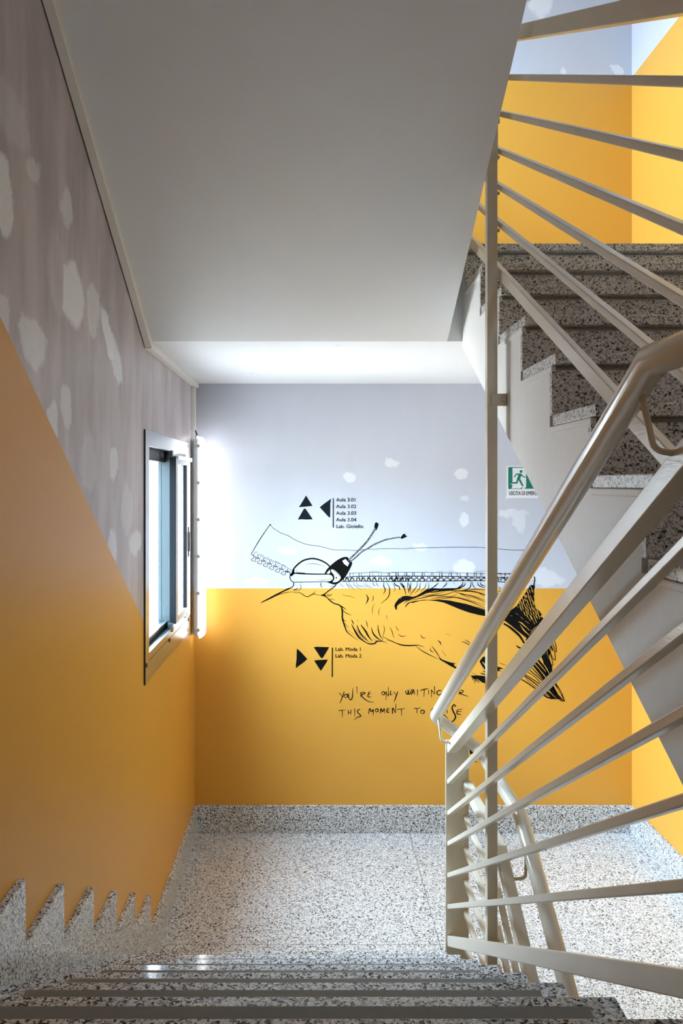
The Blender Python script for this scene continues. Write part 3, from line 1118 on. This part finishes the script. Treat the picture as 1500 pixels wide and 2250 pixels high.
for L, w in (([(205, 412), (270, 445), (340, 502)], 16), ([(262, 485), (320, 550), (432, 598)], 13), ([(275, 655), (310, 700), (345, 702)], 10),
             ([(300, 735), (345, 790), (390, 832)], 9), ([(372, 870), (475, 945)], 8),
             ([(430, 680), (455, 720), (472, 772)], 17), ([(540, 675), (555, 718)], 9), ([(695, 690), (715, 750), (732, 826)], 12),
             ([(435, 768), (500, 890), (560, 990), (640, 1060), (715, 1110)], 32), ([(530, 780), (580, 900), (660, 1010), (720, 1065)], 26),
             ([(525, 850), (590, 970), (650, 1050)], 7), ([(603, 772), (690, 890), (740, 980), (815, 1075)], 32), ([(660, 962), (720, 1060), (790, 1098)], 10),
             ([(795, 822), (830, 930), (900, 1010), (1000, 1072)], 24), ([(915, 778), (925, 880), (960, 980), (1022, 1055)], 18),
             ([(1020, 780), (1035, 860), (1005, 990)], 9), ([(1070, 598), (1086, 672)], 18),
             ([(1130, 815), (1170, 880), (1190, 960), (1222, 1012)], 10), ([(1240, 805), (1297, 882)], 11), ([(1285, 945), (1350, 985), (1432, 975)], 12),
             ([(820, 1030), (880, 1062)], 8), ([(1060, 1055), (1150, 1072)], 8), ([(265, 210), (310, 240), (400, 250), (500, 285)], 7)):
    D.s(4, L, w)
D.s(4, [(650, 1060), (720, 1110), (790, 1125), (870, 1108), (890, 1076), (1000, 1076), (1088, 1110)], 24, .4, .1)
D.s(4, [(1000, 988), (1080, 1030), (1160, 1070), (1260, 1112), (1380, 1145), (1520, 1152)], 14, .6, 1)
for L, w in (([(780, 1318), (812, 1380), (800, 1430), (775, 1480)], 20), ([(893, 1335), (897, 1390), (870, 1440)], 10), ([(925, 1470), (890, 1530), (880, 1600), (890, 1650)], 6),
             ([(1010, 1535), (985, 1600), (992, 1660)], 6), ([(455, 1110), (470, 1160), (525, 1230)], 9), ([(500, 1110), (510, 1160), (590, 1248)], 8),
             ([(580, 1110), (582, 1160), (650, 1210), (720, 1248)], 7), ([(625, 1110), (638, 1165), (720, 1190), (780, 1230)], 7), ([(740, 1130), (760, 1170), (852, 1222)], 6),
             ([(780, 1110), (787, 1160), (905, 1212)], 6), ([(895, 1110), (905, 1165), (942, 1176)], 10), ([(950, 1110), (960, 1160), (1002, 1197)], 8),
             ([(1075, 1110), (1070, 1180), (1095, 1250), (1060, 1318)], 16), ([(1110, 1110), (1160, 1200), (1165, 1300), (1130, 1380), (1060, 1440), (1018, 1478)], 13),
             ([(1215, 1130), (1250, 1200), (1250, 1275)], 8), ([(1245, 1110), (1255, 1160), (1320, 1190), (1330, 1248)], 16), ([(1340, 1120), (1360, 1170), (1412, 1230), (1430, 1325)], 15),
             ([(1370, 1120), (1385, 1160), (1442, 1205)], 8), ([(1470, 1110), (1465, 1170), (1482, 1295)], 10), ([(360, 1130), (375, 1170), (418, 1200)], 7)):
    D.s(2, L, w)
for L, w in (([(60, 1003), (102, 1062)], 12), ([(435, 1120), (460, 1165), (517, 1172)], 10), ([(690, 1207), (725, 1235), (743, 1277)], 16),
             ([(810, 1107), (887, 1128)], 6), ([(1045, 1225), (1110, 1245), (1190, 1300)], 12), ([(1090, 1198), (1140, 1220), (1195, 1275)], 10),
             ([(0, 1212), (60, 1245), (160, 1278), (280, 1285), (400, 1280), (487, 1306)], 18), ([(360, 1288), (450, 1360), (560, 1420), (712, 1492)], 12),
             ([(600, 1288), (660, 1370), (725, 1470)], 12), ([(575, 1325), (590, 1365), (632, 1388)], 12), ([(755, 1358), (817, 1442)], 11)):
    D.s(3, L, w)
D.fill(5, [(568, 432), (620, 470), (700, 500), (760, 518), (825, 525), (792, 540), (812, 572), (865, 600), (940, 645), (1045, 700), (980, 700), (900, 655), (840, 618), (740, 566), (670, 522), (590, 476)])
D.build('bird_body', M['ink'], mu)
# feet
D = Drawing()
D.fill(5, [(1045, 713), (1140, 708), (1280, 720), (1380, 738), (1380, 850), (1280, 832), (1220, 815), (1150, 762), (1090, 765)])
for L, w in (([(1070, 755), (1088, 788)], 10), ([(1115, 765), (1105, 828)], 14), ([(1140, 765), (1155, 815)], 11), ([(1165, 775), (1172, 830)], 9), ([(1125, 770), (1135, 800)], 12)):
    D.s(5, L, w, .9, .2)
D.fill(5, [(1180, 495), (1232, 430), (1275, 428), (1340, 438), (1345, 500), (1275, 552), (1240, 512)])
for L, w in (([(1190, 495), (1240, 570), (1290, 640)], 34), ([(1235, 642), (1300, 672)], 22), ([(1200, 678), (1290, 700)], 20), ([(1070, 668), (1140, 705)], 6)):
    D.s(5, L, w, .7, .8)
D.fill(7, [(60, 690), (110, 708), (160, 720), (215, 745), (140, 752), (140, 778), (195, 792), (110, 788), (60, 780)])
D.s(7, [(135, 638), (200, 660), (268, 686)], 9)
D.build('foot', M['ink'], mu)
D = Drawing()
D.fill(10, [(600, 850), (680, 888), (655, 930), (615, 945)])
D.s(10, [(600, 1040), (650, 1032), (715, 1048)], 14)
D.s(10, [(680, 985), (735, 985)], 10)
D.build('painted_mark', M['ink'], mu)

# wing
D = Drawing()
D.fill(3, [(40, 690), (60, 640), (110, 580), (170, 545), (230, 538), (320, 555), (380, 535), (450, 490), (520, 445), (600, 422), (720, 430), (850, 425), (960, 425), (1065, 395),
           (1020, 432), (900, 462), (760, 472), (620, 492), (520, 502), (440, 538), (330, 582), (260, 602), (180, 620), (110, 665), (82, 690), (78, 752), (58, 742)])
for L, w in (([(125, 340), (180, 400), (212, 505)], 16), ([(45, 345), (60, 380), (112, 402), (127, 455)], 14), ([(240, 345), (272, 400), (250, 505)], 11),
             ([(290, 330), (285, 400), (278, 500)], 10), ([(380, 330), (378, 390), (330, 460), (265, 540)], 11), ([(430, 340), (415, 430), (345, 500)], 10),
             ([(520, 340), (500, 410), (430, 475)], 9), ([(555, 340), (550, 420), (485, 485)], 8), ([(700, 340), (660, 385), (590, 430)], 14), ([(820, 330), (815, 370), (750, 425)], 14),
             ([(930, 320), (930, 365)], 9), ([(1060, 330), (1060, 370), (990, 420)], 16), ([(1100, 340), (1090, 380), (1000, 440)], 16), ([(1185, 312), (1185, 380), (1150, 430), (1060, 460)], 13),
             ([(1205, 320), (1215, 380), (1268, 448)], 10), ([(1290, 330), (1300, 380), (1400, 425)], 14), ([(1330, 330), (1340, 370), (1415, 402)], 14),
             ([(180, 660), (240, 615), (310, 598)], 10), ([(200, 712), (240, 660), (310, 618)], 16),
             ([(300, 604), (450, 572), (600, 540), (760, 530), (900, 490), (975, 468)], 14), ([(590, 585), (760, 555), (900, 550), (982, 508)], 12), ([(460, 540), (620, 520), (800, 480)], 10),
             ([(690, 590), (820, 575), (950, 562), (1100, 600), (1250, 655), (1420, 730)], 13), ([(950, 482), (1100, 520), (1250, 552), (1420, 620)], 12),
             ([(900, 465), (1100, 466), (1250, 480), (1420, 525)], 18), ([(960, 480), (1080, 530), (1182, 578)], 10), ([(1000, 560), (1150, 600), (1300, 650), (1400, 672)], 7),
             ([(1150, 545), (1280, 580), (1420, 650)], 9), ([(1100, 455), (1250, 440), (1420, 455)], 12), ([(1280, 480), (1350, 520), (1420, 535)], 9)):
    D.s(3, L, w, .4, .3)
D.fill(3, [(285, 640), (340, 618), (480, 600), (620, 600), (720, 592), (860, 608), (1000, 638), (1150, 668), (1300, 708), (1410, 745), (1500, 770), (1660, 800), (1880, 830), (1800, 960), (1660, 900),
           (1500, 850), (1410, 845), (1300, 825), (1160, 790), (1020, 740), (900, 690), (780, 640), (680, 620), (540, 606), (420, 615), (345, 635), (318, 650)])
for L, w in (([(1420, 620), (1520, 640), (1650, 690)], 12), ([(1420, 540), (1550, 580), (1700, 640)], 12), ([(1420, 460), (1560, 500), (1720, 560)], 12), ([(1430, 690), (1560, 720), (1700, 760)], 12)):
    D.s(3, L, w, .9, .9)
for L in ([(245, 440), (290, 470), (270, 490)], [(250, 530), (290, 515), (270, 560)], [(245, 600), (275, 570)], [(330, 440), (350, 450)]):
    D.s(6, L, 10)
wing = D.build('wing', M['ink'], mu)
D = Drawing(1)
D.s(3, [(690, 592), (900, 610), (1100, 652), (1250, 700), (1400, 752)], 9)
for L in ([(600, 478), (700, 458)], [(500, 512), (590, 485)], [(640, 462), (655, 460)], [(300, 545), (330, 540)], [(130, 585), (145, 575)]):
    D.s(3, L, 7, .6, .6)
D.build('feather_gaps', M['yellow_gap'], wing)

# tail
D = Drawing(.4)
D.fill(6, [(300, 965), (420, 860), (560, 760), (640, 640), (720, 520), (785, 418), (830, 412), (860, 450), (842, 500), (850, 560), (838, 610), (852, 660), (840, 705), (868, 770),
           (860, 795), (930, 842), (975, 908), (942, 930), (992, 955), (900, 1080), (840, 1130), (725, 1292), (600, 1192), (480, 1092), (385, 1020)])
D.s(6, [(345, 1050), (430, 1100), (530, 1180), (620, 1270), (690, 1385)], 38, .7, .7)
D.s(6, [(548, 1408), (590, 1440), (660, 1470)], 26, .2, 1)
D.s(6, [(725, 1290), (800, 1350), (860, 1420)], 70, 1, 1)
D.s(6, [(690, 1385), (760, 1460), (810, 1520)], 34, 1, 1)
D.fill(6, [(900, 1080), (992, 955), (1080, 1060), (1140, 1180), (1180, 1300), (1100, 1420), (980, 1500), (860, 1420), (800, 1350), (725, 1290)])
D.fill(7, [(840, 470), (950, 360), (1000, 310), (1060, 400), (1050, 560), (1100, 690), (1108, 790), (1090, 870), (1160, 1000), (1120, 1060), (1040, 960), (1000, 830), (945, 640), (905, 545)])
for L, w in (([(770, 500), (810, 540), (900, 650), (1000, 770), (1070, 880), (1130, 1010)], 40), ([(735, 560), (880, 720), (1020, 890), (1100, 1040), (1200, 1200)], 52),
             ([(700, 600), (860, 790), (960, 920), (1080, 1080)], 46), ([(660, 650), (830, 830), (960, 965), (1060, 1080)], 18), ([(610, 700), (790, 850), (940, 980), (1050, 1100)], 17),
             ([(570, 755), (760, 870), (900, 1010), (1020, 1120)], 13), ([(530, 800), (720, 920), (880, 1030), (1000, 1140)], 17), ([(530, 830), (640, 900), (850, 1060), (960, 1170)], 19),
             ([(590, 870), (680, 980), (830, 1095)], 9), ([(440, 895), (600, 972), (800, 1110), (930, 1220)], 20)):
    D.s(7, L, w, .7, .9)
D.fill(7, [(905, 1215), (1000, 1150), (1060, 1085), (1100, 1035), (1140, 1100), (1200, 1200), (1262, 1262), (1328, 1315), (1325, 1338), (1280, 1325), (1230, 1302), (1080, 1300), (1000, 1275)])
D.s(7, [(1090, 880), (1150, 995), (1220, 1110), (1290, 1235), (1332, 1345)], 34, .9, .4)
D.s(7, [(1230, 1300), (1280, 1338), (1325, 1325)], 14, .8, .8)
for L, w in (([(1130, 185), (1168, 300), (1180, 430), (1130, 400), (1080, 300)], 13), ([(1060, 420), (1110, 540), (1150, 582), (1162, 560), (1150, 430)], 13),
             ([(1050, 560), (1085, 690), (1118, 660), (1100, 590)], 12), ([(1000, 320), (1060, 480)], 44), ([(1050, 270), (1115, 420)], 18), ([(1090, 225), (1160, 400)], 14),
             ([(1060, 300), (1080, 500), (1110, 600)], 14)):
    D.s(7, L, w, .9, .9)
D.fill(7, [(1105, 195), (1135, 170), (1142, 210)])
tail = D.build('tail', M['ink'], mu)
D = Drawing(1)


def inside(p, poly):
    r = False
    for (x0, y0), (x1, y1) in zip(poly, poly[1:] + poly[:1]):
        if (y0 > p[1]) != (y1 > p[1]) and p[0] < (x1 - x0) * (p[1] - y0) / (y1 - y0) + x0:
            r = not r
    return r


area = [(585, 720), (700, 560), (800, 450), (835, 520), (825, 640), (850, 780), (940, 880), (955, 950), (880, 1040), (820, 980), (720, 920), (640, 860)]
for gy in range(460, 1040, 68):
    for gx in range(570, 960, 38):
        p = (gx + random.uniform(-10, 10) + (gy // 68 % 2) * 18, gy + random.uniform(-16, 16))
        if inside(p, area):
            l = random.uniform(26, 44)
            D.s(6, [(p[0] - l * .45, p[1] - l), (p[0] + random.uniform(-6, 6), p[1]), (p[0] + l * .45, p[1] + l)], random.uniform(9, 15), .2, .5)
for L, w in (([(585, 1015), (650, 1050), (708, 1112)], 18), ([(615, 1070), (680, 1160), (770, 1245)], 17), ([(700, 1085), (770, 1165)], 24), ([(720, 905), (790, 1012)], 15),
             ([(545, 875), (592, 912)], 8), ([(620, 938), (668, 978)], 11), ([(700, 1005), (760, 1048)], 10), ([(455, 915), (480, 930)], 8), ([(790, 1140), (810, 1200)], 12),
             ([(820, 985), (860, 1060)], 16), ([(560, 750), (590, 790)], 8)):
    D.s(6, L, w, .2, .4)
for L, w in (([(1010, 1140), (1050, 1165), (1090, 1200)], 13), ([(955, 1185), (1010, 1215), (1062, 1270)], 12), ([(1040, 1130), (1110, 1220), (1180, 1285)], 9),
             ([(960, 1215), (1000, 1240), (1040, 1258)], 9), ([(1125, 1040), (1190, 1150), (1260, 1250), (1310, 1310)], 22), ([(1195, 1085), (1240, 1150), (1275, 1215)], 11),
             ([(945, 415), (978, 475)], 10), ([(1000, 440), (1050, 560)], 12), ([(1040, 360), (1080, 430)], 10), ([(1085, 270), (1130, 380)], 9), ([(1245, 1300), (1300, 1325)], 9),
             ([(870, 480), (910, 560), (945, 640)], 18), ([(1010, 380), (1030, 460)], 8), ([(930, 630), (1000, 740), (1060, 850)], 16)):
    D.s(7, L, w, .2, .4)
D.build('feather_gaps', M['yellow_gap'], tail)


# wayfinding blocks
def text(body, u, v, size, mat, parent, name, sx=1.0, off=.0012, bold=.0):
    cu = bpy.data.curves.new(name, 'FONT')
    cu.body = body
    cu.size = size
    cu.extrude = .0002
    cu.offset = 0.0
    tmp = bpy.data.objects.new(name, cu)
    COL.objects.link(tmp)
    bpy.context.view_layer.update()
    me = bpy.data.meshes.new_from_object(tmp.evaluated_get(bpy.context.evaluated_depsgraph_get()))
    bpy.data.objects.remove(tmp)
    me.name = name
    bt = bmesh.new()
    for dx, dz in ((-.00035, 0), (.00035, 0), (0, .0003), (0, -.0003)):
        n0 = len(bt.verts)
        bt.from_mesh(me)
        bt.verts.ensure_lookup_table()
        for vert in bt.verts[n0:]:
            vert.co.x += dx / sx
            vert.co.y += dz
    bt.to_mesh(me)
    bt.free()
    o = bpy.data.objects.new(name, me)
    COL.objects.link(o)
    me.materials.clear()
    me.materials.append(mat)
    x, z = on_wall(u, v)
    o.location = (x, YB - off, z)
    o.rotation_euler = (math.radians(90), 0, 0)
    o.scale = (sx, 1, 1)
    o.parent = parent
    o.matrix_parent_inverse = Matrix.Translation(-parent_world(parent))
    return o


wa = thing('direction_sign', (*[on_wall(700, 1140)[0]], YB, on_wall(700, 1140)[1]),
           'painted room directions with up and left arrows above the bird, listing four Aula rooms', 'wall sign')
k = 7.5
SHEET[11] = (640, 1075, 7.5)
SHEET[12] = (640, 1405, 7.5)
for tri in ([(240, 104), (345, 270), (330, 276), (200, 290), (120, 294), (150, 255)], [(205, 322), (230, 318), (352, 496), (240, 500), (175, 494), (104, 500)],
            [(465, 296), (535, 240), (630, 172), (650, 150), (648, 195), (640, 230), (638, 465), (615, 460), (560, 400)]):
    Drawing().fill(11, tri).build('arrow', M['ink_blue'], wa)
D = Drawing()
D.fill(11, [(682, 145), (698, 145), (698, 630), (680, 630)])
D.build('divider_bar', M['ink_blue'], wa)
for i, t in enumerate(('Aula 3.01', 'Aula 3.02', 'Aula 3.03', 'Aula 3.04', 'Lab. Gioiello')):
    text(t, 738.0, 1101.8 + 14.6 * i, .0318, M['ink_blue'], wa, 'lettering', 1.05, bold=.0001)
wc = thing('direction_sign', (*[on_wall(700, 1450)[0]], YB, on_wall(700, 1450)[1]),
           'painted room directions with right and down arrows below the bird, listing two Lab. Moda rooms', 'wall sign')
for tri in ([(88, 156), (105, 160), (170, 220), (262, 322), (190, 385), (100, 452), (75, 475), (72, 415), (84, 330)], [(368, 128), (420, 120), (620, 126), (600, 165), (520, 298), (500, 308), (478, 295), (420, 205)],
            [(376, 350), (400, 342), (602, 330), (580, 370), (500, 498), (480, 518), (462, 485), (400, 390)]):
    Drawing().fill(12, tri).build('arrow', M['ink'], wc)
D = Drawing()
D.fill(12, [(665, 135), (684, 135), (682, 618), (662, 618)])
D.build('divider_bar', M['ink'], wc)
for i, t in enumerate(('Lab. Moda 1', 'Lab. Moda 2')):
    text(t, 736.0, 1430.0 + 14.6 * i, .0318, M['ink'], wc, 'lettering', 1.05, bold=.0001)

# hand-lettered line
hl = thing('hand_lettering', (*[on_wall(880, 1540)[0]], YB, on_wall(880, 1540)[1]),
           'hand-painted black capitals in two lines on the yellow wall under the bird', 'lettering')
WORDS = {
    'first_line': [[(70, 145), (100, 190)], [(117, 135), (100, 190), (72, 252)], [(115, 185), (125, 165), (148, 165), (150, 185), (130, 195), (115, 185)],
                   [(160, 150), (165, 200), (188, 215), (200, 180), (205, 98)], [(243, 83), (248, 152)], [(285, 145), (283, 192)],
                   [(275, 150), (312, 140), (325, 152), (290, 172), (330, 215), (370, 235), (412, 241)], [(363, 140), (355, 185), (387, 186)], [(355, 162), (385, 157)], [(360, 140), (385, 138)],
                   [(488, 150), (500, 138), (520, 140), (520, 160), (500, 166), (488, 150)], [(537, 130), (535, 218)], [(530, 138), (560, 182)], [(560, 182), (558, 86)],
                   [(585, 125), (576, 165), (606, 160)], [(613, 135), (635, 170)], [(653, 133), (632, 190), (614, 238)],
                   [(727, 125), (747, 162), (766, 112)], [(750, 118), (768, 162), (796, 106)], [(788, 167), (808, 115), (822, 167)], [(795, 147), (820, 145)], [(848, 113), (850, 178)],
                   [(878, 124), (915, 112), (958, 104)], [(917, 114), (912, 186)], [(960, 118), (958, 166)], [(988, 120), (988, 192)], [(986, 114), (1020, 162)], [(1018, 80), (1020, 162)],
                   [(1087, 125), (1058, 124), (1042, 148), (1060, 167), (1085, 160), (1086, 145)], [(1130, 118), (1128, 172)], [(1130, 118), (1165, 114)], [(1130, 142), (1155, 140)],
                   [(1188, 150), (1200, 135), (1220, 140), (1220, 160), (1200, 166), (1188, 150)], [(1270, 128), (1262, 167)], [(1278, 120), (1305, 125), (1300, 140), (1270, 150), (1310, 167), (1358, 183)]],
    'second_line': [[(63, 323), (132, 317)], [(98, 320), (100, 388)], [(160, 320), (158, 367)], [(186, 315), (184, 366)], [(158, 345), (185, 342)], [(222, 303), (222, 383)],
                    [(276, 308), (250, 325), (255, 345), (285, 377), (245, 393), (218, 416)], [(362, 357), (372, 303), (390, 336), (408, 313), (408, 374)],
                    [(425, 325), (435, 308), (455, 310), (455, 330), (435, 336), (425, 325)], [(478, 352), (485, 303), (500, 336), (518, 303), (522, 352)],
                    [(546, 305), (545, 340), (572, 338)], [(545, 323), (566, 320)], [(545, 305), (572, 302)], [(600, 357), (602, 298), (630, 347)], [(630, 347), (635, 253)], [(648, 312), (724, 303)], [(688, 310), (692, 377)],
                    [(813, 303), (878, 299)], [(845, 303), (842, 353)], [(880, 340), (890, 320), (915, 325), (915, 345), (895, 354), (880, 340)],
                    [(985, 348), (1000, 303), (1015, 352)], [(990, 332), (1012, 330)], [(1085, 310), (1080, 352)], [(1085, 310), (1110, 316), (1090, 340), (1125, 375), (1157, 402)], [(1145, 318), (1145, 352)],
                    [(1230, 285), (1215, 264), (1195, 290), (1200, 320), (1225, 370), (1225, 400), (1200, 430), (1143, 452)], [(1246, 315), (1244, 355), (1286, 363)], [(1240, 337), (1290, 331)], [(1250, 316), (1300, 308)]]}
CUTS = {'first_line': (450, 700, 1110), 'second_line': (330, 770, 950)}
for nm, strokes in WORDS.items():
    words = {}
    for L in strokes:
        words.setdefault(sum(min(p[0] for p in L) > c for c in CUTS[nm]), []).append(L)
    for wd in words.values():
        D = Drawing()
        for L in wd:
            big = max(abs(L[0][1] - L[-1][1]), 1) > 120
            D.s(8, L, 14 if big else 10, .75, .4)
        D.build('word', M['ink'], hl)

# emergency exit sign
ex = thing('exit_sign', (*[on_wall(1165, 1058)[0]], YB, on_wall(1165, 1058)[1]),
           'white emergency exit sign with green running figure half hidden by the stair side', 'sign')
SHEET[13] = (1090, 1000, 10.0)
x0, z1 = on_wall(1113, 1023.5)
x1, z0 = on_wall(1219, 1094.5)
MB().box(x0, x1, YB - .002, YB, z0, z1).build('panel', M['sign_white'], ex, bevel=.0008)
D = Drawing(3)
D.fill(13, [(260, 265), (352, 280), (352, 590), (300, 640), (352, 645), (345, 700), (320, 738), (260, 738)])
D.fill(13, [(260, 263), (652, 263), (652, 278), (352, 280)])
D.fill(13, [(652, 263), (1260, 263), (1260, 738), (600, 738), (640, 715), (652, 690)])
D.fill(13, [(260, 734), (560, 734), (560, 744), (260, 744)])
D.fill(13, [(525, 736), (545, 715), (595, 702), (560, 736)])
D.ellipse(13, (541, 359), 32, 32, 0, 20)
D.fill(13, [(430, 405), (540, 402), (585, 455), (600, 472), (650, 472), (650, 490), (590, 490), (548, 452), (520, 515), (600, 680), (560, 682), (485, 545), (470, 605), (450, 628), (330, 628), (312, 640),
            (330, 605), (360, 595), (435, 590), (450, 520), (480, 432), (440, 432), (405, 490), (382, 482)])
D.build('pictogram', M['sign_green'], ex)
D = Drawing(4)
D.fill(13, [(1030, 640), (900, 500), (985, 500), (985, 340), (1075, 340), (1075, 500), (1160, 500)])
D.build('arrow', M['sign_white'], ex)
text('USCITA DI EMERGENZA', 1117.6, 1087.8, .0345, M['sign_text'], ex, 'lettering', .63, .0024, bold=.0004)
